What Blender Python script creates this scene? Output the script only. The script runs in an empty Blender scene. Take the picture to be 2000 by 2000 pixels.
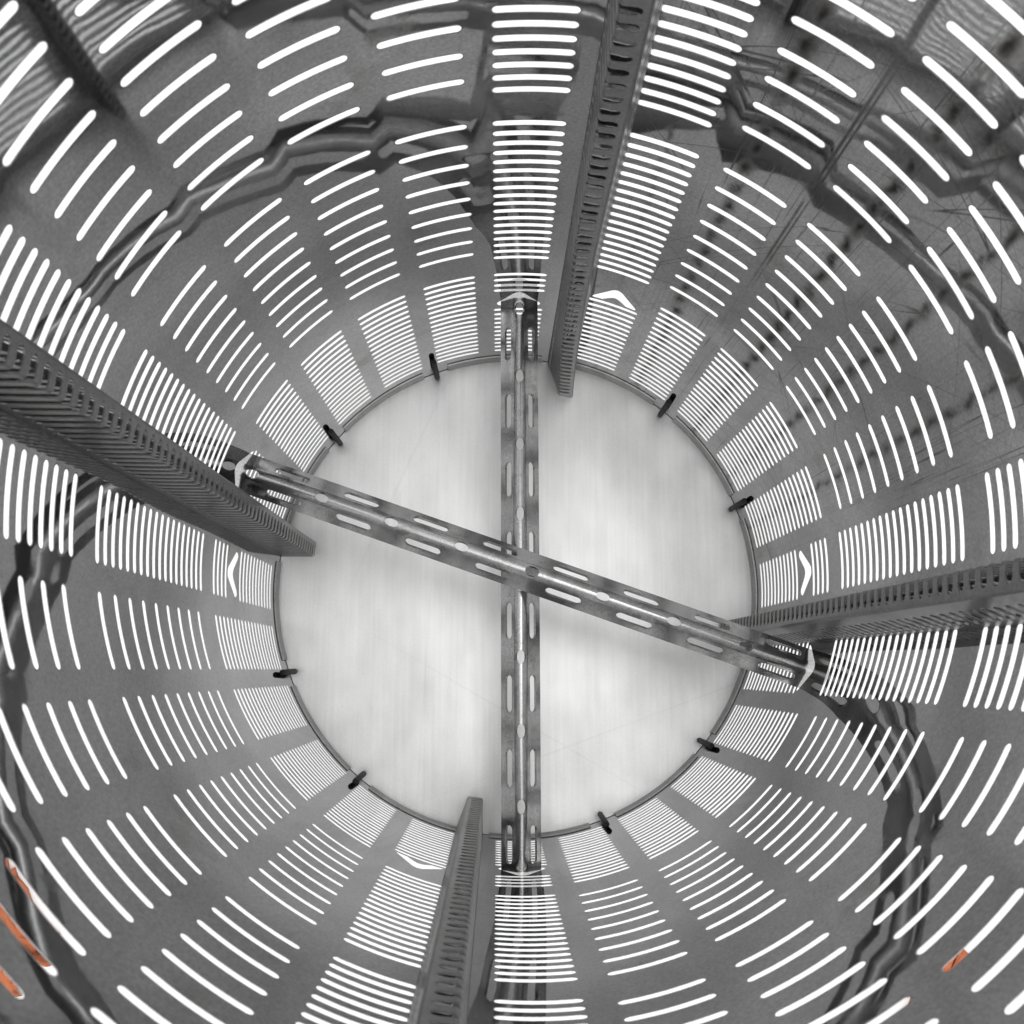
import bpy, bmesh, math, random
from mathutils import Vector, Matrix, geometry
random.seed(7)

# ------------------------------------------------------------------ camera, world, added fill lights, exposure
# All lengths of the drum are in drum radii (R); the drum stands upright on its closed end.
# Drum frame: x right, y down in the picture, z = depth down the drum from the lens.
R = 0.25
ZFLOOR = 4.325
def W(x, y, z):
    return Vector((x*R, -y*R, (ZFLOOR - z)*R))
def cyl(phi, r, z):                       # phi in degrees, clockwise from the picture's top
    a = math.radians(phi)
    return W(r*math.sin(a), -r*math.cos(a), z)

scene = bpy.context.scene
col = scene.collection
F, TA, TB, CX, CY = 1976.6, -0.15503, -0.01542, -0.08331, 0.33578
def cam_matrix():
    ca, sa, cb, sb = math.cos(TA), math.sin(TA), math.cos(TB), math.sin(TB)
    X = Matrix(((1,0,0),(0,ca,-sa),(0,sa,ca))); Y = Matrix(((cb,0,sb),(0,1,0),(-sb,0,cb)))
    return X @ Y
RM = cam_matrix()
S = Matrix(((1,0,0),(0,-1,0),(0,0,-1)))
cam_data = bpy.data.cameras.new('camera')
cam = bpy.data.objects.new('camera', cam_data); col.objects.link(cam)
cam.matrix_world = Matrix.Translation(W(CX, CY, 0)) @ (S @ RM @ S).transposed().to_4x4()
cam_data.sensor_width = 36; cam_data.sensor_fit = 'HORIZONTAL'
cam_data.lens = F/2000*36
cam_data.clip_start = 0.01; cam_data.clip_end = 60
scene.camera = cam
cam_data.dof.use_dof = True; cam_data.dof.focus_distance = 3.35*R; cam_data.dof.aperture_fstop = 18

world = bpy.data.worlds.new('World'); scene.world = world; world.use_nodes = True
bg = world.node_tree.nodes['Background']
bg.inputs['Color'].default_value = (1, 1, 1, 1); bg.inputs['Strength'].default_value = 1.35

def area(name, loc, target, size, power):
    d = bpy.data.lights.new(name, 'AREA'); d.shape = 'DISK'; d.size = size; d.energy = power
    o = bpy.data.objects.new(name, d); col.objects.link(o)
    o.location = loc; o.rotation_euler = (Vector(target) - Vector(loc)).to_track_quat('-Z', 'Y').to_euler()
    return o
area('plate_fill', (0.30, 0.10, 2.6), (0, 0, 0), 0.45, 1.6)  # added fill above the mouth, brightens the end plate and bar ridges
area('broad_mouth_fill', (0.14, -0.40, 2.05), (0, 0, 0), 1.0, 2.1)  # added broad fill over the opening, lifts the plate and its wall reflections

scene.view_settings.view_transform = 'Standard'
scene.view_settings.look = 'None'
scene.view_settings.exposure = 0.15
scene.view_settings.gamma = 1.0
scene.render.engine = 'CYCLES'
scene.cycles.max_bounces = 7; scene.cycles.glossy_bounces = 6; scene.cycles.diffuse_bounces = 3

# ------------------------------------------------------------------ layout numbers (radii, degrees)
P0, PITCH = 4.10978, 0.04841              # depth of the innermost slot row, row pitch
def row_z(n): return P0 - PITCH*n
Z_DISC, Z_END, Z_FRONT = 4.25, 4.30, 0.28
T_WALL = 0.0011
COLS = [-0.25, 19.2, 33.35, 47.45, 61.55, 75.65]     # slot columns of one quadrant, fin at 11.2
HALF = 5.2                                            # half length of a slot in degrees
CELL = 5.75
FIN_C = 11.2
D2R = math.pi/180

# ------------------------------------------------------------------ node helpers
class N:
    def __init__(self, mat):
        mat.use_nodes = True
        self.t = mat.node_tree; self.t.nodes.clear()
        self.out = self.t.nodes.new('ShaderNodeOutputMaterial')
        self.b = self.t.nodes.new('ShaderNodeBsdfPrincipled')
        self.t.links.new(self.b.outputs[0], self.out.inputs[0])
    def put(self, sock, v):
        if hasattr(v, 'is_output') or isinstance(v, bpy.types.NodeSocket): self.t.links.new(v, sock)
        else: sock.default_value = v
    def m(self, op, a, b=0.0, c=0.0, clamp=False):
        n = self.t.nodes.new('ShaderNodeMath'); n.operation = op; n.use_clamp = clamp
        for i, v in enumerate((a, b, c)): self.put(n.inputs[i], v)
        return n.outputs[0]
    def coord(self, kind='UV'):
        return self.t.nodes.new('ShaderNodeTexCoord').outputs[kind]
    def xyz(self, v):
        n = self.t.nodes.new('ShaderNodeSeparateXYZ'); self.put(n.inputs[0], v); return n.outputs
    def comb(self, x, y, z=0.0):
        n = self.t.nodes.new('ShaderNodeCombineXYZ')
        for i, v in enumerate((x, y, z)): self.put(n.inputs[i], v)
        return n.outputs[0]
    def noise(self, v, scale, detail=2.0, rough=0.5, dist=0.0):
        n = self.t.nodes.new('ShaderNodeTexNoise'); self.put(n.inputs['Vector'], v)
        n.inputs['Scale'].default_value = scale; n.inputs['Detail'].default_value = detail
        n.inputs['Roughness'].default_value = rough; n.inputs['Distortion'].default_value = dist
        return n.outputs[0]
    def vor(self, v, scale, feature='DISTANCE_TO_EDGE', rnd=1.0):
        n = self.t.nodes.new('ShaderNodeTexVoronoi'); n.feature = feature; self.put(n.inputs['Vector'], v)
        n.inputs['Scale'].default_value = scale; n.inputs['Randomness'].default_value = rnd
        return n.outputs[0]
    def ramp(self, f, a, b, lo=0.0, hi=1.0):
        n = self.t.nodes.new('ShaderNodeMapRange'); n.clamp = True
        for i, v in enumerate((f, a, b, lo, hi)): self.put(n.inputs[i], v)
        return n.outputs[0]
    def mix(self, f, a, b):
        n = self.t.nodes.new('ShaderNodeMix'); n.data_type = 'RGBA'
        self.put(n.inputs[0], f); self.put(n.inputs[6], a); self.put(n.inputs[7], b)
        return n.outputs[2]
    def bump(self, h, strength, dist):
        n = self.t.nodes.new('ShaderNodeBump'); n.inputs['Strength'].default_value = strength
        n.inputs['Distance'].default_value = dist; self.put(n.inputs['Height'], h)
        self.t.links.new(n.outputs[0], self.b.inputs['Normal'])
    def set(self, **k):
        for a, v in k.items(): self.put(self.b.inputs[a.replace('_', ' ')], v)

def gauss(n, x, c, w):
    d = n.m('DIVIDE', n.m('SUBTRACT', x, c), w)
    return n.m('EXPONENT', n.m('MULTIPLY', n.m('MULTIPLY', d, d), -1.0))

# --- polished, scratched steel sheet of the drum wall; UV.x = angle/10 deg, UV.y = depth in radii
def wall_material():
    mt = bpy.data.materials.new('polished_steel_sheet'); n = N(mt)
    uv = n.coord('UV'); u, v, _ = n.xyz(uv)
    phi = n.m('MULTIPLY', u, 10.0)
    ob = n.coord('Object')
    cloud = n.noise(ob, 9.0, 3.0, 0.55)
    fine = n.noise(ob, 900.0, 2.0, 0.6)
    # the panel at the upper right is the worn one
    worn = n.m('MULTIPLY', n.ramp(phi, 13.0, 18.0), n.ramp(phi, 80.0, 98.0, 1.0, 0.0))
    some = n.ramp(n.noise(ob, 6.0, 2.0), 0.42, 0.62)
    # beads of grime in the sheet between the slots, one streak per column
    wob = n.m('MULTIPLY', n.m('SUBTRACT', n.noise(ob, 60.0, 2.0), 0.5), 2.4)
    pw = n.m('ADD', phi, wob)
    grime = None
    rown = n.m('DIVIDE', n.m('SUBTRACT', P0, v), PITCH)
    bead = n.m('MULTIPLY_ADD', n.m('COSINE', n.m('MULTIPLY', rown, math.pi)), 0.25, 0.75)
    for c, w, s in ((30.9, 1.0, 1.0), (48.4, .95, 1.0), (62.2, .75, .9), (75.2, .75, .85), (19.5, .5, .5)):
        g = n.m('MULTIPLY', gauss(n, pw, c, w), s)
        grime = g if grime is None else n.m('MAXIMUM', grime, g)
    grime = n.m('MULTIPLY', grime, n.m('MULTIPLY', bead, n.ramp(n.noise(ob, 45.0, 4.0, 0.7), 0.28, 0.5)))
    seam = n.m('MULTIPLY', n.m('MAXIMUM', gauss(n, phi, 40.1, .22), gauss(n, phi, 40.75, .16)), n.m('MULTIPLY', n.ramp(v, 2.55, 2.85, 0.8, 0.0), n.ramp(v, 1.5, 1.9)))
    grime = n.m('MAXIMUM', grime, n.m('MULTIPLY', seam, n.ramp(n.noise(ob, 40.0, 3.0), 0.25, 0.5)))
    # scratches: along the drum, and wandering ones
    ax = n.noise(n.comb(n.m('MULTIPLY', phi, 2.6), n.m('MULTIPLY', v, 0.9)), 1.0, 3.0, 0.7)
    ax = n.m('MULTIPLY', n.ramp(n.m('ABSOLUTE', n.m('SUBTRACT', ax, 0.5)), 0.0, 0.012, 1.0, 0.0), some)
    xr = n.m('MULTIPLY', phi, D2R)
    scr = ax
    for ang, k, thin, lo in ((0.0, 95.0, .010, .40), (1.5, 60.0, .006, .47), (0.55, 22.0, .005, .45), (-0.7, 16.0, .005, .45), (1.1, 12.0, .005, .46), (-1.2, 26.0, .005, .47)):
        ca, sa = math.cos(ang), math.sin(ang)
        t = n.m('ADD', n.m('MULTIPLY', xr, ca*k), n.m('MULTIPLY', v, sa*k))
        l = n.m('SUBTRACT', n.m('MULTIPLY', v, ca*0.5), n.m('MULTIPLY', xr, sa*0.5))
        w_ = n.noise(n.comb(t, l, ang*7+3), 0.55, 1.0, 0.5)
        ln = n.ramp(n.m('ABSOLUTE', n.m('SUBTRACT', w_, 0.5)), 0.0, thin, 1.0, 0.0)
        br = n.ramp(n.noise(n.comb(n.m('MULTIPLY', t, .3), n.m('MULTIPLY', l, 2.2), ang*3), 1.0, 2.0), lo, lo+.14)
        scr = n.m('MAXIMUM', scr, n.m('MULTIPLY', ln, br))
    scr = n.m('MULTIPLY', scr, 0.75)
    wornmask = n.m('MULTIPLY', n.m('MAXIMUM', grime, scr), worn)
    # dark flecks, mostly in the plain strips between columns, all over
    fl = n.noise(n.comb(n.m('MULTIPLY', phi, 1.3), n.m('MULTIPLY', v, 9.0)), 1.0, 4.0, 0.75)
    flm = n.m('MULTIPLY', n.ramp(fl, 0.66, 0.72), n.ramp(n.noise(ob, 8.0, 1.0), 0.45, 0.65))
    flm = n.m('MULTIPLY', flm, 0.6)
    brown = n.m('MULTIPLY', n.ramp(n.noise(ob, 14.0, 5.0, 0.7), 0.58, 0.74), 0.55)
    tone = n.m('MULTIPLY', n.ramp(cloud, 0.25, 0.75, 0.9, 1.1), n.ramp(n.noise(ob, 520.0, 1.0, 0.6), 0.1, 0.9, 0.72, 1.28))
    base = n.mix(brown, (0.44, 0.44, 0.443, 1), (0.19, 0.170, 0.148, 1))
    base = n.mix(n.m('MAXIMUM', wornmask, flm), base, (0.055, 0.05, 0.045, 1))
    hsv = n.t.nodes.new('ShaderNodeHueSaturation'); n.put(hsv.inputs['Color'], base); n.put(hsv.inputs['Value'], tone)
    rough = n.m('MULTIPLY_ADD', n.m('MAXIMUM', wornmask, brown), 0.2, n.ramp(cloud, 0.3, 0.7, 0.018, 0.038))
    n.set(Base_Color=hsv.outputs[0], Metallic=1.0, Roughness=rough)
    n.b.inputs['Specular Tint'].default_value = (0.55, 0.55, 0.55, 1)
    h = n.m('ADD', n.m('MULTIPLY', n.noise(ob, 26.0, 2.0), 1.0), n.m('MULTIPLY', fine, 0.02))
    n.bump(h, 0.5, 0.00010)
    return mt

def disc_material():
    mt = bpy.data.materials.new('brushed_steel_plate'); n = N(mt)
    ob = n.coord('Object'); x, y, z = n.xyz(ob)
    rad = n.m('SQRT', n.m('ADD', n.m('MULTIPLY', x, x), n.m('MULTIPLY', y, y)))
    brush = n.noise(n.comb(n.m('MULTIPLY', x, 230.0), n.m('MULTIPLY', y, 6.0)), 1.0, 3.0, 0.6)
    brush2 = n.noise(n.comb(n.m('MULTIPLY', x, 9.0), n.m('MULTIPLY', y, 150.0)), 1.0, 2.0, 0.6)
    cloud = n.noise(ob, 7.0, 3.0, 0.6)
    blot = n.noise(n.comb(n.m('MULTIPLY', x, 13.0), n.m('MULTIPLY', y, 6.0)), 1.0, 3.0, 0.6)
    line = None
    for ang, off, w in ((0.52, -0.115, 0.0008), (-1.15, 0.16, 0.0012), (1.62, -0.09, 0.0006), (-0.35, -0.17, 0.0009)):
        d = n.m('ABSOLUTE', n.m('SUBTRACT', n.m('ADD', n.m('MULTIPLY', x, math.sin(ang)), n.m('MULTIPLY', y, math.cos(ang))), off))
        l = n.ramp(d, 0.0, w*1.8, 1.0, 0.0); line = l if line is None else n.m('MAXIMUM', line, l)
    line = n.m('MULTIPLY', n.m('MULTIPLY', line, n.ramp(n.noise(ob, 5.0, 0.0), 0.3, 0.8)), 0.10)
    tone = n.m('ADD', n.ramp(blot, 0.0, 1.0, 0.64, 1.36), n.ramp(brush, 0.0, 1.0, -0.10, 0.10))
    tone = n.m('ADD', n.m('SUBTRACT', tone, line), n.ramp(n.noise(ob, 560.0, 1.0, 0.6), 0.1, 0.9, -0.05, 0.05))
    base = n.mix(1.0, (0, 0, 0, 1), (0.68, 0.68, 0.675, 1))
    hsv = n.t.nodes.new('ShaderNodeHueSaturation'); n.put(hsv.inputs['Color'], base); n.put(hsv.inputs['Value'], tone)
    n.set(Base_Color=hsv.outputs[0], Metallic=0.8, Roughness=n.ramp(cloud, 0.0, 1.0, 0.27, 0.41))
    h = n.m('ADD', n.m('MULTIPLY', n.noise(ob, 6.0, 0.0), 1.3), n.m('ADD', n.m('MULTIPLY', brush, 0.010), n.m('MULTIPLY', brush2, 0.006)))
    n.bump(h, 0.5, 0.006)
    return mt

def steel(name, base, r0, r1, stain=0.5, bump=1.0):
    mt = bpy.data.materials.new(name); n = N(mt)
    ob = n.coord('Object')
    cl = n.noise(ob, 30.0, 4.0, 0.6); fine = n.noise(ob, 700.0, 2.0, 0.6)
    st = n.m('MULTIPLY', n.ramp(n.noise(ob, 55.0, 4.0, 0.7), 0.52, 0.72), stain)
    c = n.mix(st, (base, base, base*0.995, 1), (base*0.45, base*0.42, base*0.38, 1))
    hsv = n.t.nodes.new('ShaderNodeHueSaturation'); n.put(hsv.inputs['Color'], c); n.put(hsv.inputs['Value'], n.ramp(n.noise(ob, 600.0, 1.0, 0.6), 0.1, 0.9, 0.75, 1.25))
    n.set(Base_Color=hsv.outputs[0], Metallic=1.0, Roughness=n.ramp(cl, 0.3, 0.7, r0, r1))
    n.b.inputs['Specular Tint'].default_value = (0.7, 0.7, 0.7, 1)
    n.bump(n.m('ADD', n.noise(ob, 40.0, 2.0), n.m('MULTIPLY', fine, 0.03)), 0.25, 0.0009*bump)
    return mt

def plain(name, c, rough, noise_scale=40.0, var=0.25):
    mt = bpy.data.materials.new(name); n = N(mt)
    ob = n.coord('Object')
    f = n.ramp(n.noise(ob, noise_scale, 4.0, 0.6), 0.3, 0.7)
    n.set(Base_Color=n.mix(f, (c[0]*(1-var), c[1]*(1-var), c[2]*(1-var), 1), (c[0], c[1], c[2], 1)), Roughness=rough)
    n.bump(n.noise(ob, noise_scale*2, 3.0), 0.3, 0.002)
    return mt

M_WALL = wall_material(); M_DISC = disc_material()
M_BAR = steel('bent_steel_bar', 0.36, 0.15, 0.24, 0.5, 0.4)
M_FIN = steel('matt_steel_rib', 0.31, 0.29, 0.38, 0.3, 0.3)
M_RIM = steel('dull_steel_rim', 0.34, 0.29, 0.42)
M_PIN = plain('black_clip', (0.008, 0.008, 0.008), 0.6)
M_FLOOR = plain('white_floor_paint', (0.90, 0.90, 0.90), 0.8, 3.0, 0.04)
M_ORANGE = plain('orange_cloth', (0.50, 0.15, 0.06), 0.85, 30.0, 0.3)

# ------------------------------------------------------------------ object helpers
def link(name, mesh, mat, parent=None):
    o = bpy.data.objects.new(name, mesh); col.objects.link(o)
    if mat and not mesh.materials: mesh.materials.append(mat)
    if parent: o.parent = parent
    return o
def tag(o, label=None, cat=None, group=None, kind=None):
    for k, v in (('label', label), ('category', cat), ('group', group), ('kind', kind)):
        if v: o[k] = v
    return o

class Sheet:
    """Perforated sheet in (u, v), mapped to 3D by fmap(u, v, side) -> (pos, normal); side 0 seen face, 1 back."""
    def __init__(self, fmap, uvmap=None):
        self.f = fmap; self.uvmap = uvmap
        self.co = []; self.no = []; self.uv = []; self.faces = []; self.ix = {}
    def vert(self, u, v, side, bend=None):
        k = (round(u, 6), round(v, 6), side, bend)
        i = self.ix.get(k)
        if i is None:
            p, nn = self.f(u, v, side)
            if bend:
                q, _ = self.f(u + bend[0]*1e-3, v + bend[1]*1e-3, side)
                d = (q - p)
                if d.length > 0: nn = (nn + d.normalized()*bend[2]).normalized()
            i = len(self.co); self.ix[k] = i
            self.co.append(p); self.no.append(nn); self.uv.append(self.uvmap(u, v) if self.uvmap else (u, v))
        return i
    def face(self, pts, side, bends=None):
        ids = [self.vert(p[0], p[1], side, bends[i] if bends else None) for i, p in enumerate(pts)]
        out = []
        for a in ids:
            if not out or out[-1] != a: out.append(a)
        if len(out) > 1 and out[0] == out[-1]: out.pop()
        if len(out) < 3: return
        nn = Vector()
        for a in range(len(out)):
            nn += self.co[out[a]].cross(self.co[out[(a+1) % len(out)]])
        if nn.dot(self.no[out[0]]) < 0: out.reverse()
        self.faces.append(out)
    def quads(self, us, vs, sides=(0, 1)):
        for s in sides:
            for a, b in zip(us, us[1:]):
                for c, d in zip(vs, vs[1:]):
                    self.face([(a, c), (b, c), (b, d), (a, d)], s)
    def wallring(self, loop):
        n = len(loop)
        cu = sum(p[0] for p in loop)/n; cv = sum(p[1] for p in loop)/n
        for i in range(n):
            a, b = loop[i], loop[(i+1) % n]
            p = [self.f(a[0], a[1], 0)[0], self.f(b[0], b[1], 0)[0], self.f(b[0], b[1], 1)[0], self.f(a[0], a[1], 1)[0]]
            nn = (p[1]-p[0]).cross(p[3]-p[0])
            if nn.length == 0: continue
            nn.normalize()
            mid = self.f(cu, cv, 0)[0]
            if nn.dot(mid - (p[0]+p[1])/2) < 0: nn = -nn; p.reverse(); rev = True
            base = len(self.co)
            for q in p: self.co.append(q); self.no.append(nn); self.uv.append(self.uvmap(a[0], a[1]) if self.uvmap else a)
            self.faces.append([base, base+1, base+2, base+3])
    def slot(self, u0, u1, v0, v1, us, w, a, cu, cv, caps=4, ku=1.0, edge=0.0, tilt=0.35):
        """cell [u0,u1]x[v0,v1], slot along u centred (cu,cv): half length a (u units), half width w (v units);
        ku = u units per v unit (so caps stay round)."""
        r = w*ku
        def outline(e):
            ww = w + e; rr = r + e*ku
            ins = [u for u in us if cu-a+r+1e-6 < u < cu+a-r-1e-6]
            pts = [(cu-a+r, cv+ww)] + [(u, cv+ww) for u in ins] + [(cu+a-r, cv+ww)]
            for k in range(1, 2*caps):
                t = math.pi/2 - math.pi*k/(2*caps)
                pts.append((cu+a-r+rr*math.cos(t), cv+ww*math.sin(t)))
            pts += [(cu+a-r, cv-ww)] + [(u, cv-ww) for u in reversed(ins)] + [(cu-a+r, cv-ww)]
            for k in range(1, 2*caps):
                t = -math.pi/2 - math.pi*k/(2*caps)
                pts.append((cu-a+r+rr*math.cos(t), cv+ww*math.sin(t)))
            return pts, len(ins)
        inner, ni = outline(0.0)
        outer = [(p[0], v1) for p in inner[:ni+2]]
        h = caps//2
        for side in (0, 1):
            xa, xb = (cu+a-r, u1) if side == 0 else (cu-a+r, u0)
            va, vb = (v1, v0) if side == 0 else (v0, v1)
            for k in range(1, 2*caps):
                if k <= caps - h: outer.append((xa + (xb-xa)*k/(caps-h), va))
                elif k < caps + h: outer.append((xb, va + (vb-va)*(k-(caps-h))/(2*h)))
                else: outer.append((xa + (xb-xa)*(2*caps-k)/(caps-h), vb))
            if side == 0: outer += [(p[0], v0) for p in inner[ni+2+2*caps-1: 2*(ni+2)+2*caps-1]]
        n = len(inner)
        loops = [inner, outer]
        if edge:
            mid, _ = outline(edge); loops = [inner, mid, outer]
        for s in (0, 1):
            for li in range(len(loops)-1):
                A, B = loops[li], loops[li+1]
                for i in range(n):
                    j = (i+1) % n
                    bends = None
                    if edge and li == 0 and s == 0:
                        bi = ((cu-A[i][0]) if abs(A[i][0]-cu) > a-r else 0.0, cv-A[i][1])
                        bj = ((cu-A[j][0]) if abs(A[j][0]-cu) > a-r else 0.0, cv-A[j][1])
                        def nb(b):
                            l = math.hypot(b[0]/ku, b[1]) or 1
                            return (round(b[0]/l, 4), round(b[1]/l, 4), tilt)
                        bends = [nb(bi), nb(bj), None, None]
                    self.face([A[i], A[j], B[j], B[i]], s, bends)
        self.wallring(inner)
    def cut(self, us, vs, hole):
        """cell spanned by sorted us x vs with an arbitrary polygon hole (uv points)."""
        pts = []; edges = []; seen = {}
        def ad(p):
            k = (round(p[0], 6), round(p[1], 6))
            if k not in seen: seen[k] = len(pts); pts.append(Vector(k))
            return seen[k]
        ring = [ad((u, vs[0])) for u in us] + [ad((us[-1], v)) for v in vs[1:]] + [ad((u, vs[-1])) for u in reversed(us[:-1])] + [ad((us[0], v)) for v in reversed(vs[1:-1])]
        edges += [(ring[i], ring[(i+1) % len(ring)]) for i in range(len(ring))]
        hr = [ad(p) for p in hole]; edges += [(hr[i], hr[(i+1) % len(hr)]) for i in range(len(hr))]
        def inside(p):
            c = False; m = len(hole)
            for i in range(m):
                (x1, y1), (x2, y2) = hole[i], hole[(i+1) % m]
                if (y1 > p[1]) != (y2 > p[1]) and p[0] < (x2-x1)*(p[1]-y1)/(y2-y1)+x1: c = not c
            return c
        for u in us[1:-1]:
            for v in vs[1:-1]:
                if not inside((u, v)): ad((u, v))
        vo, eo, fo, *_ = geometry.delaunay_2d_cdt(pts, edges, [], 1, 1e-7)
        for f in fo:
            c = sum((vo[i] for i in f), Vector((0, 0)))/len(f)
            if inside(c): continue
            for s in (0, 1): self.face([(vo[i].x, vo[i].y) for i in f], s)
        self.wallring(hole)
    def build(self, name, mat, parent=None):
        me = bpy.data.meshes.new(name)
        me.from_pydata(self.co, [], self.faces)
        me.polygons.foreach_set('use_smooth', [True]*len(me.polygons))
        lay = me.uv_layers.new(name='UVMap')
        li = [0]*len(me.loops); me.loops.foreach_get('vertex_index', li)
        flat = []
        for i in li: flat += self.uv[i]
        lay.data.foreach_set('uv', flat)
        me.normals_split_custom_set_from_vertices([tuple(v) for v in self.no])
        return link(name, me, mat, parent)

def frange(a, b, step):
    n = max(1, int(math.ceil((b-a)/step - 1e-6)))
    return [a + (b-a)*i/n for i in range(n+1)]

# ------------------------------------------------------------------ the setting: white floor
bm = bmesh.new()
bmesh.ops.create_grid(bm, x_segments=24, y_segments=24, size=6)
for v in bm.verts: v.co.z = 0
me = bpy.data.meshes.new('floor'); bm.to_mesh(me); bm.free()
fl = link('floor', me, M_FLOOR); tag(fl, 'white floor seen through the slots', None, None, 'structure')

# ------------------------------------------------------------------ the drum
drum = bpy.data.objects.new('slotted_drum', None); col.objects.link(drum); drum.empty_display_size = 0.1
tag(drum, 'open polished steel drum with rows of slots, seen from inside', 'drum')

ALLC = sorted(c + 90*q for q in range(-1, 5) for c in COLS)
KAPPA = 0.86
waves = []
rng = random.Random(11)
for i in range(16):
    m = rng.choice([4, 6, 8, 9, 11, 13]); k = rng.uniform(-9, 9)
    waves.append((m, k, rng.uniform(0, 6.28), rng.uniform(0.5, 1.0)/math.hypot(m, k)))
dents = []
for i in range(26):
    dents.append((rng.uniform(18, 84), rng.uniform(1.2, 3.0), rng.uniform(3, 7), rng.uniform(-1, 1)))
for i in range(30):
    dents.append((rng.uniform(100, 372), rng.uniform(1.2, 4.0), rng.uniform(3, 8), rng.uniform(-.4, .4)))
coljit = {c: (rng.uniform(-.25, .25), rng.uniform(-.004, .004)) for c in ALLC}
def wall_normal(phi, z):
    # the punched columns are flatter than the true circle; the plain strips between them take the bend
    lo = max([c for c in ALLC if c <= phi], default=ALLC[0]); hi = min([c for c in ALLC if c > phi], default=ALLC[-1])
    h = CELL
    jl, jh = coljit[lo], coljit[hi]
    if phi <= lo + h: pn = lo + KAPPA*(phi-lo) + jl[0]; sz = jl[1]
    elif phi >= hi - h: pn = hi + KAPPA*(phi-hi) + jh[0]; sz = jh[1]
    else:
        t = (phi-lo-h)/(hi-lo-2*h); t = t*t*(3-2*t)
        pn = (lo+KAPPA*h+jl[0])*(1-t) + (hi-KAPPA*h+jh[0])*t; sz = jl[1]*(1-t)+jh[1]*t
    sp = 0.0; a = phi*D2R
    for m, k, ps, am in waves:
        s = -am*math.sin(m*a + k*z + ps)*0.0026
        sp += s*m; sz += s*k
    for dp, dz, w, am in dents:
        x = (phi-dp)/w; y = (z-dz)/(w*D2R*1.3)
        e = x*x + y*y
        if e < 9:
            g = am*math.exp(-e)*0.012; sp += g*x; sz += g*y
    pr = pn*D2R
    rad = Vector((-math.sin(pr), -math.cos(pr), 0))     # inward, world axes (Y up in picture)
    tan = Vector((math.cos(pr), -math.sin(pr), 0))
    return (rad + tan*sp + Vector((0, 0, -1))*sz).normalized()
def wall_map(phi, z, side):
    if side == 0: return cyl(phi, 1.0, z), wall_normal(phi, z)
    a = phi*D2R
    return cyl(phi, 1.0+T_WALL, z), Vector((math.sin(a), math.cos(a), 0))

def chevron(c, zv, inverse=False):
    """hole for an angle bar; vertex nearest the lens at depth zv."""
    k = 1/D2R
    o = [(-.077, .098), (-.030, .030), (-.020, .014), (-.010, .004), (0, .0), (.010, .004), (.020, .014), (.030, .030), (.077, .098),
         (.080, .108), (.076, .122), (.066, .130), (.056, .128),
         (.018, .084), (.008, .076), (0, .074), (-.008, .076), (-.018, .084),
         (-.056, .128), (-.066, .130), (-.076, .122), (-.080, .108)]
    return [(c + x*k, zv + y) for x, y in o]

ZV, ZH = 3.452, 3.292
def make_panel(q):
    sh = Sheet(wall_map, lambda u, v: (u/10.0, v))
    start, end = FIN_C + 90*q, FIN_C + 90*(q+1)
    centres = [c + 90*q for c in COLS[1:]] + [COLS[0] + 90*(q+1)]
    sw = 0.226*PITCH
    prev = start
    zs_strip = frange(Z_FRONT, Z_END, PITCH*1.5)
    for ci, c in enumerate(centres):
        sh.quads(frange(prev, c-CELL, 1.4), zs_strip)
        r_deg = sw/D2R
        us_in = frange(c-HALF+r_deg, c+HALF-r_deg, 1.35)
        us = [c-CELL, (c-CELL + us_in[0])/2] + us_in + [(c+CELL + us_in[-1])/2, c+CELL]
        dense_col = ci in (0, 5)
        is_after = ci == 0
        rows = set()
        for b in range(4):
            for k in range(18):
                nrow = 20*b + k
                if b == 0 or dense_col or k % 2 == 1: rows.add(nrow)
        hole = None
        if dense_col:
            hole = (15, 17, ZH) if is_after else (11, 13, ZV)
            rows -= set(range(hole[0], hole[1]+1))
        # walk from the far end towards the lens
        zcur = Z_END
        nmax = 77
        nrow = 0
        cells = []
        for nrow in sorted(rows):
            cells.append((row_z(nrow)-PITCH*0.5, row_z(nrow)+PITCH*0.5, nrow))
        if hole: cells.append((row_z(hole[1])-PITCH*.5, row_z(hole[0])+PITCH*.5, 'hole'))
        cells.sort(key=lambda t: -t[1])
        for z0, z1, kind in cells:
            if zcur - z1 > 1e-6: sh.quads(us, frange(z1, zcur, PITCH))
            if kind == 'hole': sh.cut(us, frange(z0, z1, PITCH*.5), chevron(c, hole[2]))
            else: sh.slot(c-CELL, c+CELL, z0, z1, us, sw, HALF, c, (z0+z1)/2, caps=4, ku=1/D2R, edge=PITCH*0.06, tilt=0.15)
            zcur = z0
        sh.quads(us, frange(Z_FRONT, zcur, PITCH))
        prev = c + CELL
    sh.quads(frange(prev, end, 1.4), zs_strip)
    # cut ends of the sheet
    return sh
for q in range(4):
    o = make_panel(q).build('wall_panel', M_WALL, drum)
    if q == 0: o['label'] = 'scratched and grimy wall panel'

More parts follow.
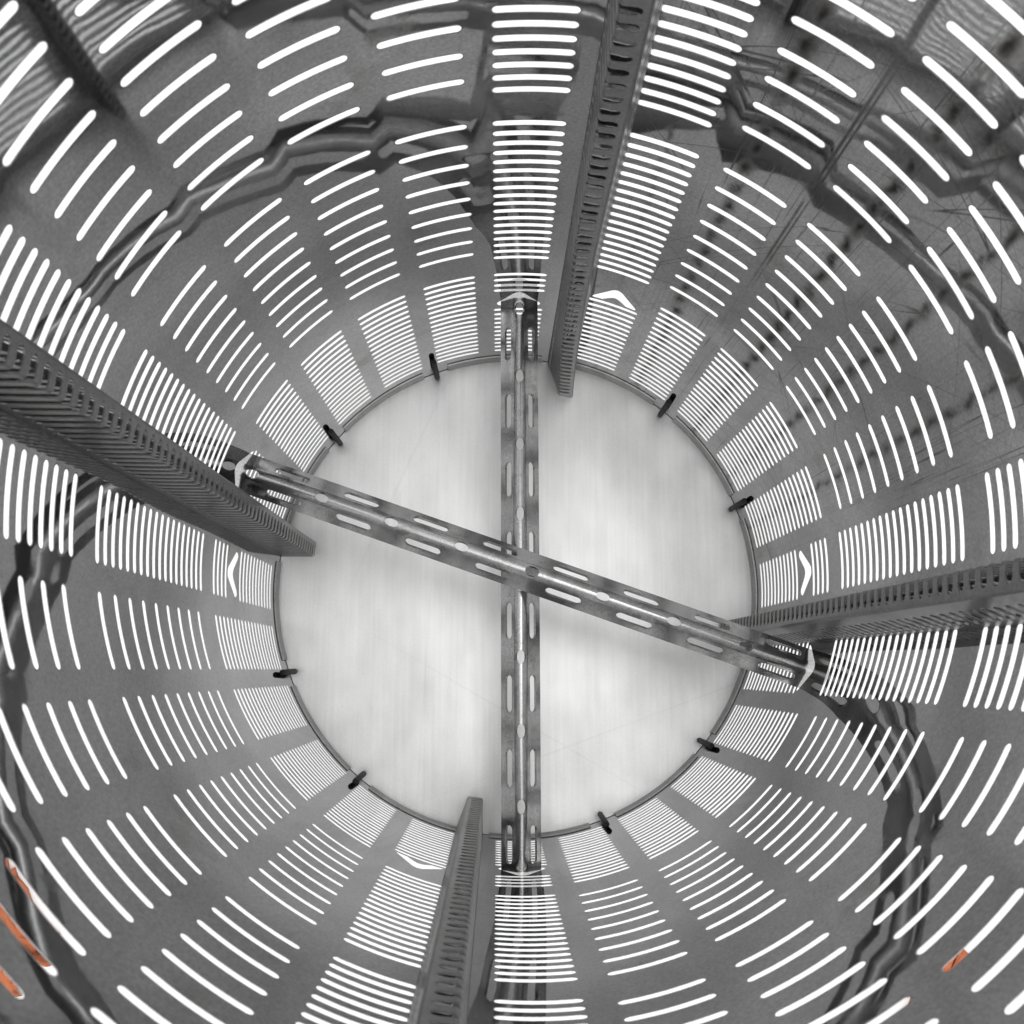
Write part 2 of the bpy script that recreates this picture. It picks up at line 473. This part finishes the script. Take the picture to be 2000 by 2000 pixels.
# rolled rim round the open end
def ring_mesh(name, prof, a0, a1, step, closed=False):
    sh_co, sh_f = [], []
    an = frange(a0, a1, step)
    for a in an:
        for r, z in prof: sh_co.append(cyl(a, r, z))
    m = len(prof)
    for i in range(len(an)-1):
        for j in range(m):
            k = (j+1) % m
            sh_f.append((i*m+j, (i+1)*m+j, (i+1)*m+k, i*m+k))
    if not closed:
        sh_f.append(tuple(range(m))); sh_f.append(tuple(reversed(range((len(an)-1)*m, len(an)*m))))
    me = bpy.data.meshes.new(name); me.from_pydata(sh_co, [], sh_f)
    bm = bmesh.new(); bm.from_mesh(me)
    if closed: bmesh.ops.remove_doubles(bm, verts=bm.verts, dist=1e-6)
    bmesh.ops.recalc_face_normals(bm, faces=bm.faces); bm.to_mesh(me); bm.free()
    me.polygons.foreach_set('use_smooth', [True]*len(me.polygons))
    me.set_sharp_from_angle(angle=math.radians(30))
    return me
link('mouth_rim', ring_mesh('mouth_rim', [(.997, .26), (1.02, .26), (1.02, .30), (.997, .30)], 0, 360, 3, True), M_RIM, drum)

# end plate: slightly dished disc with a turned-up edge
bm = bmesh.new()
rings = [0.0] + [i/14 for i in range(1, 15)]
na = 96; prev = None
for ri, r in enumerate(rings):
    rr = r*0.998
    z = Z_DISC + 0.004*math.cos(r*math.pi/2)
    if ri == 0: cur = [bm.verts.new(W(0, 0, z))]
    else: cur = [bm.verts.new(cyl(360*i/na, rr, z)) for i in range(na)]
    if ri == 1:
        for i in range(na): bm.faces.new((prev[0], cur[i], cur[(i+1) % na]))
    elif ri > 1:
        for i in range(na): bm.faces.new((prev[i], cur[i], cur[(i+1) % na], prev[(i+1) % na]))
    prev = cur
low = [bm.verts.new(cyl(360*i/na, .998, Z_DISC+.02)) for i in range(na)]
for i in range(na): bm.faces.new((prev[i], low[i], low[(i+1) % na], prev[(i+1) % na]))
bm.faces.new(low)
bmesh.ops.recalc_face_normals(bm, faces=bm.faces)
me = bpy.data.meshes.new('end_plate'); bm.to_mesh(me); bm.free()
me.polygons.foreach_set('use_smooth', [True]*len(me.polygons)); me.set_sharp_from_angle(angle=math.radians(30))
link('end_plate', me, M_DISC, drum)

# rim strips holding the end plate, one between each pair of clips
seg = None
for k in range(12):
    a0 = 9.6 + 30*k + 3.2; a1 = a0 + 23.6
    me = ring_mesh('rim_strip', [(.9995, 4.188), (.9945, 4.190), (.992, 4.2485), (.9995, 4.2485)], a0, a1, 1.5)
    link('rim_strip', me, M_RIM, drum)

# black clips
def capsule(a, b, r, seg=10, rings=4):
    d = (b-a).normalized(); s = d.orthogonal().normalized(); t = d.cross(s)
    bm = bmesh.new(); loops = []
    for i in range(rings+1):
        an = math.pi/2*i/rings
        loops.append((a + d*(r - r*math.cos(math.pi/2-an+0) if False else r*(1-math.sin(an))), max(r*math.cos(math.pi/2-an), 1e-5) if i else 1e-5))
    prof = []
    for i in range(rings+1):
        an = math.pi/2*i/rings; prof.append((a + d*r*(1-math.cos(an)), max(r*math.sin(an), r*0.05)))
    for i in range(rings+1):
        an = math.pi/2*(rings-i)/rings; prof.append((b - d*r*(1-math.cos(an)), max(r*math.sin(an), r*0.05)))
    L = []
    for c, rr in prof:
        L.append([bm.verts.new(c + (s*math.cos(2*math.pi*k/seg) + t*math.sin(2*math.pi*k/seg))*rr) for k in range(seg)])
    for x, y in zip(L, L[1:]):
        for k in range(seg): bm.faces.new((x[k], x[(k+1) % seg], y[(k+1) % seg], y[k]))
    bm.faces.new(list(reversed(L[0]))); bm.faces.new(L[-1])
    bmesh.ops.recalc_face_normals(bm, faces=bm.faces)
    me = bpy.data.meshes.new('clip'); bm.to_mesh(me); bm.free()
    me.polygons.foreach_set('use_smooth', [True]*len(me.polygons))
    return me
for k in range(12):
    if k % 3 == 0: continue
    a = 9.55 + 30*k
    link('clip', capsule(cyl(a, .987, 4.03), cyl(a, .975, 4.246), .0115*R), M_PIN, drum)

# ------------------------------------------------------------------ slotted ribs
def fillet_profile(pts, rad, n=5):
    out = []
    for i, p in enumerate(pts):
        if i in (0, len(pts)-1): out.append(Vector(p)); continue
        p = Vector(p); a = (Vector(pts[i-1]) - p); b = (Vector(pts[i+1]) - p)
        ang = a.angle(b); d = min(rad/math.tan(ang/2), a.length*.45, b.length*.45)
        r = d*math.tan(ang/2)
        c = p + (a.normalized()+b.normalized()).normalized()*(r/math.sin(ang/2))
        s, e = p + a.normalized()*d, p + b.normalized()*d
        for k in range(n+1):
            t = k/n
            v = ((s-c)*(1-t) + (e-c)*t).normalized()*r
            out.append(c + v)
    return out
class Path:
    def __init__(self, pts):
        self.p = [Vector(q) for q in pts]; self.s = [0.0]
        for a, b in zip(self.p, self.p[1:]): self.s.append(self.s[-1] + (b-a).length)
        self.n = []
        for i in range(len(self.p)):
            a = self.p[max(i-1, 0)]; b = self.p[min(i+1, len(self.p)-1)]
            t = (b-a).normalized(); self.n.append(Vector((t.y, -t.x)))
    def at(self, s):
        s = min(max(s, 0), self.s[-1])
        for i in range(len(self.s)-1):
            if s <= self.s[i+1] + 1e-9:
                t = (s-self.s[i])/max(self.s[i+1]-self.s[i], 1e-9)
                return self.p[i].lerp(self.p[i+1], t), self.n[i].lerp(self.n[i+1], t).normalized()
        return self.p[-1], self.n[-1]

# rib section in local (tangential, height above the wall) coordinates
rib_pts = [(-.0585, .0), (-.032, .139), (.030, .134), (.052, .0)]
rib_path = Path(fillet_profile(rib_pts, .010))
flip = -1 if rib_path.n[1].x > 0 else 1         # outward = away from the rib's inside
def rib_map(q, lean=0.0):
    c = (FIN_C + 90*q)*D2R
    er = Vector((math.sin(c), -math.cos(c))); et = Vector((math.cos(c), math.sin(c)))
    def f(s, z, side):
        p, n = rib_path.at(s); n = n*flip
        if side: p = p - n*.0032; n = -n
        t = p.x; h = p.y
        if lean:
            x = min(max((z-2.5)/(Z_DISC-2.5), 0), 1); t += lean*x*x*(h/.14)
        # foot follows the drum wall
        r = math.sqrt(max(0.0, 1 - t*t)) - .0005 - h
        xy = er*r + et*t
        nn = et*n.x - er*n.y
        return W(xy.x, xy.y, z), Vector((nn.x, -nn.y, 0)).normalized()
    return f
STOT = rib_path.s[-1]
sA0, sA1 = .012, .139 + .010 + .036             # slot over the near flank, round the fold, on to the crest
sB0, sB1 = STOT - .090, STOT - .014             # slot in the far flank
def make_rib(q, lean=0.0):
    sh = Sheet(rib_map(q, lean))
    brk = rib_path.s
    w = .27*PITCH
    def col_us(u0, u1, a0, a1):
        ins = [a0+w] + [s for s in brk if a0+w+.002 < s < a1-w-.002] + [a1-w]
        full = []
        for x, y in zip(ins, ins[1:]): full += frange(x, y, .03)[:-1]
        full.append(ins[-1])
        return [u0, (u0+full[0])/2] + full + [(full[-1]+u1)/2, u1]
    mid = (sA1 + sB0)/2
    uA = col_us(0, sA1+.008, sA0, sA1); uB = col_us(sB0-.008, STOT, sB0, sB1)
    zc = Z_DISC - .004
    n = 0
    zr = [row_z(k + .32) for k in range(-2, 78)]
    for zk in zr:
        z0, z1 = zk - PITCH/2, zk + PITCH/2
        if z1 > zc + 1e-6: continue
        if zc - z1 > 1e-6:
            sh.quads(uA, [z1, zc]); sh.quads(uB, [z1, zc])
        sh.slot(uA[0], uA[-1], z0, z1, uA, w, (sA1-sA0)/2, (sA0+sA1)/2, zk, caps=2, edge=.0032, tilt=.8)
        sh.slot(uB[0], uB[-1], z0, z1, uB, w, (sB1-sB0)/2, (sB0+sB1)/2, zk, caps=2, edge=.0032, tilt=.8)
        zc = z0
    zend = .30
    sh.quads(uA, [zend, zc]); sh.quads(uB, [zend, zc])
    gap = [sA1+.008] + [s for s in brk if sA1+.009 < s < sB0-.009] + [sB0-.008]
    sh.quads(gap, frange(zend, Z_DISC-.004, .2))
    return sh
for q in range(4):
    make_rib(q, .052 if q == 0 else 0.0).build('rib', M_FIN, drum)

# ------------------------------------------------------------------ the two angle bars
def make_bar(name, ang, zr, phase, label):
    c = ang*D2R
    ed = Vector((math.sin(c), -math.cos(c)))          # along the bar, towards phi = ang
    es = Vector((-ed.y, ed.x))
    hw = .0675; th = .009
    leg = [(-hw, hw*.98), (0, 0), (hw, hw*.98)]        # (across, depth behind the ridge)
    path = Path(fillet_profile(leg, .036, 12))
    off = path.at(path.s[-1]/2)[0].y
    sgn = -1 if path.at(path.s[-1]/2)[1].y > 0 else 1
    sm = path.s[-1]/2
    def f(s, t, side):
        p, n = path.at(s + sm); n = n*sgn
        if side: p = p - n*th; n = -n
        xy = ed*t + es*p.x
        nn = es*n.x
        return W(xy.x, xy.y, zr - off + p.y), Vector((nn.x, -nn.y, -n.y)).normalized()
    # the sheet's u runs along the bar, v across it
    sh = Sheet(lambda u, v, side: f(v, u, side))
    L = 1.065; pit = .2485
    lc = .051                                          # centre line of the leg slots
    sw, sl = .0150, .0625
    bends = [s - sm for s in path.s]
    hr_s, hr_t = .0180, .0235
    k0 = int(math.floor((-L-phase)/pit)) - 1
    holes = [phase + pit*k for k in range(k0, k0+14)]
    def legcol(v0, v1, vc):
        pos = [h + pit/2 for h in holes if abs(h + pit/2) + sl + .012 < L]
        cur = -L
        for h in pos:
            a0, a1 = h - sl - .012, h + sl + .012
            ue = frange(cur, a0, .06)
            sh.quads(ue, [v0, v1])
            us = frange(a0, a1, .02)
            sh.slot(a0, a1, v0, v1, us, sw, sl, h, vc, caps=6)
            cur = a1
        sh.quads(frange(cur, L, .06), [v0, v1])
    vin = .0335
    legcol(-sm, -vin, -lc); legcol(vin, sm, lc)
    vs = sorted(set([-vin, vin] + [b for b in bends if abs(b) < vin - 1e-4]))
    cur = -L
    for h in holes:
        if abs(h) + hr_t + .012 > L: continue
        a0, a1 = h - hr_t - .012, h + hr_t + .012
        sh.quads(frange(cur, a0, .06), vs)
        hole = [(h + hr_t*math.cos(2*math.pi*k/28), hr_s*math.sin(2*math.pi*k/28)) for k in range(28)]
        sh.cut(frange(a0, a1, .008), vs, hole)
        cur = a1
    sh.quads(frange(cur, L, .06), vs)
    # close the long edges and the ends
    for v in (-sm, sm):
        us = frange(-L, L, .06)
        for a, b in zip(us, us[1:]):
            p = [f(v, a, 0)[0], f(v, b, 0)[0], f(v, b, 1)[0], f(v, a, 1)[0]]
            nn = (p[1]-p[0]).cross(p[3]-p[0]).normalized()
            i = len(sh.co)
            for qv in p: sh.co.append(qv); sh.no.append(nn); sh.uv.append((0, 0))
            sh.faces.append([i, i+1, i+2, i+3])
    o = sh.build(name, M_BAR)
    # the object's origin at the bar's middle
    ctr = W(0, 0, zr)
    o.data.transform(Matrix.Translation(-ctr)); o.location = ctr
    tag(o, label, 'bar', 'angle bars crossing the drum')
    return o
make_bar('angle_bar', 179.85, 3.488, .042, 'upright perforated steel angle bar passing behind the slanting one')
make_bar('angle_bar', 109.3, 3.343, .037, 'slanting perforated steel angle bar crossing in front of the upright one')

# ------------------------------------------------------------------ orange cloths on the floor outside
def pix_floor(px, py, z=ZFLOOR):
    d = RM.transposed() @ Vector(((px-1000)/F, (py-1000)/F, 1)); t = z/d.z
    return CX + d.x*t, CY + d.y*t
def cloth(poly, label, seed):
    rg = random.Random(seed)
    pts = [Vector(pix_floor(*p)) for p in poly]
    ctr = sum(pts, Vector((0, 0)))/len(pts)
    ring = []
    for i in range(len(pts)):
        a, b = pts[i], pts[(i+1) % len(pts)]
        for k in range(6):
            p = a.lerp(b, k/6); ring.append(p + Vector((rg.uniform(-.02, .02), rg.uniform(-.02, .02))))
    bm = bmesh.new(); prev = None; n = len(ring)
    for li, (s, h) in enumerate(((1.0, 0.002), (1.0, .02), (.93, .045), (.7, .055), (.35, .05))):
        cur = []
        for p in ring:
            q = ctr.lerp(p, s); w = W(q.x, q.y, 0); w.z = R*(h + (rg.uniform(-.014, .014) if li > 1 else 0)); cur.append(bm.verts.new(w))
        if prev:
            for i in range(n): bm.faces.new((prev[i], prev[(i+1) % n], cur[(i+1) % n], cur[i]))
        else: bm.faces.new(list(reversed(cur)))
        prev = cur
    bm.faces.new(prev)
    bmesh.ops.recalc_face_normals(bm, faces=bm.faces)
    me = bpy.data.meshes.new('orange_cloth'); bm.to_mesh(me); bm.free()
    o3 = W(ctr.x, ctr.y, ZFLOOR); me.transform(Matrix.Translation(-o3))
    me.polygons.foreach_set('use_smooth', [True]*len(me.polygons))
    o = link('orange_cloth', me, M_ORANGE); o.location = o3
    tag(o, label, 'cloth', 'orange cloths lying outside the drum')
cloth([(-60, 1660), (8, 1672), (36, 1716), (112, 1830), (70, 1850), (98, 1890), (10, 1800), (-10, 1880), (38, 1945), (-60, 1960)], 'orange cloth glimpsed through the slots at lower left', 3)
cloth([(1805, 1888), (1866, 1834), (1872, 1842), (1906, 1884), (1866, 1922), (1800, 1975), (1768, 2012), (1752, 2010)], 'orange cloth glimpsed through the slots at lower right', 5)
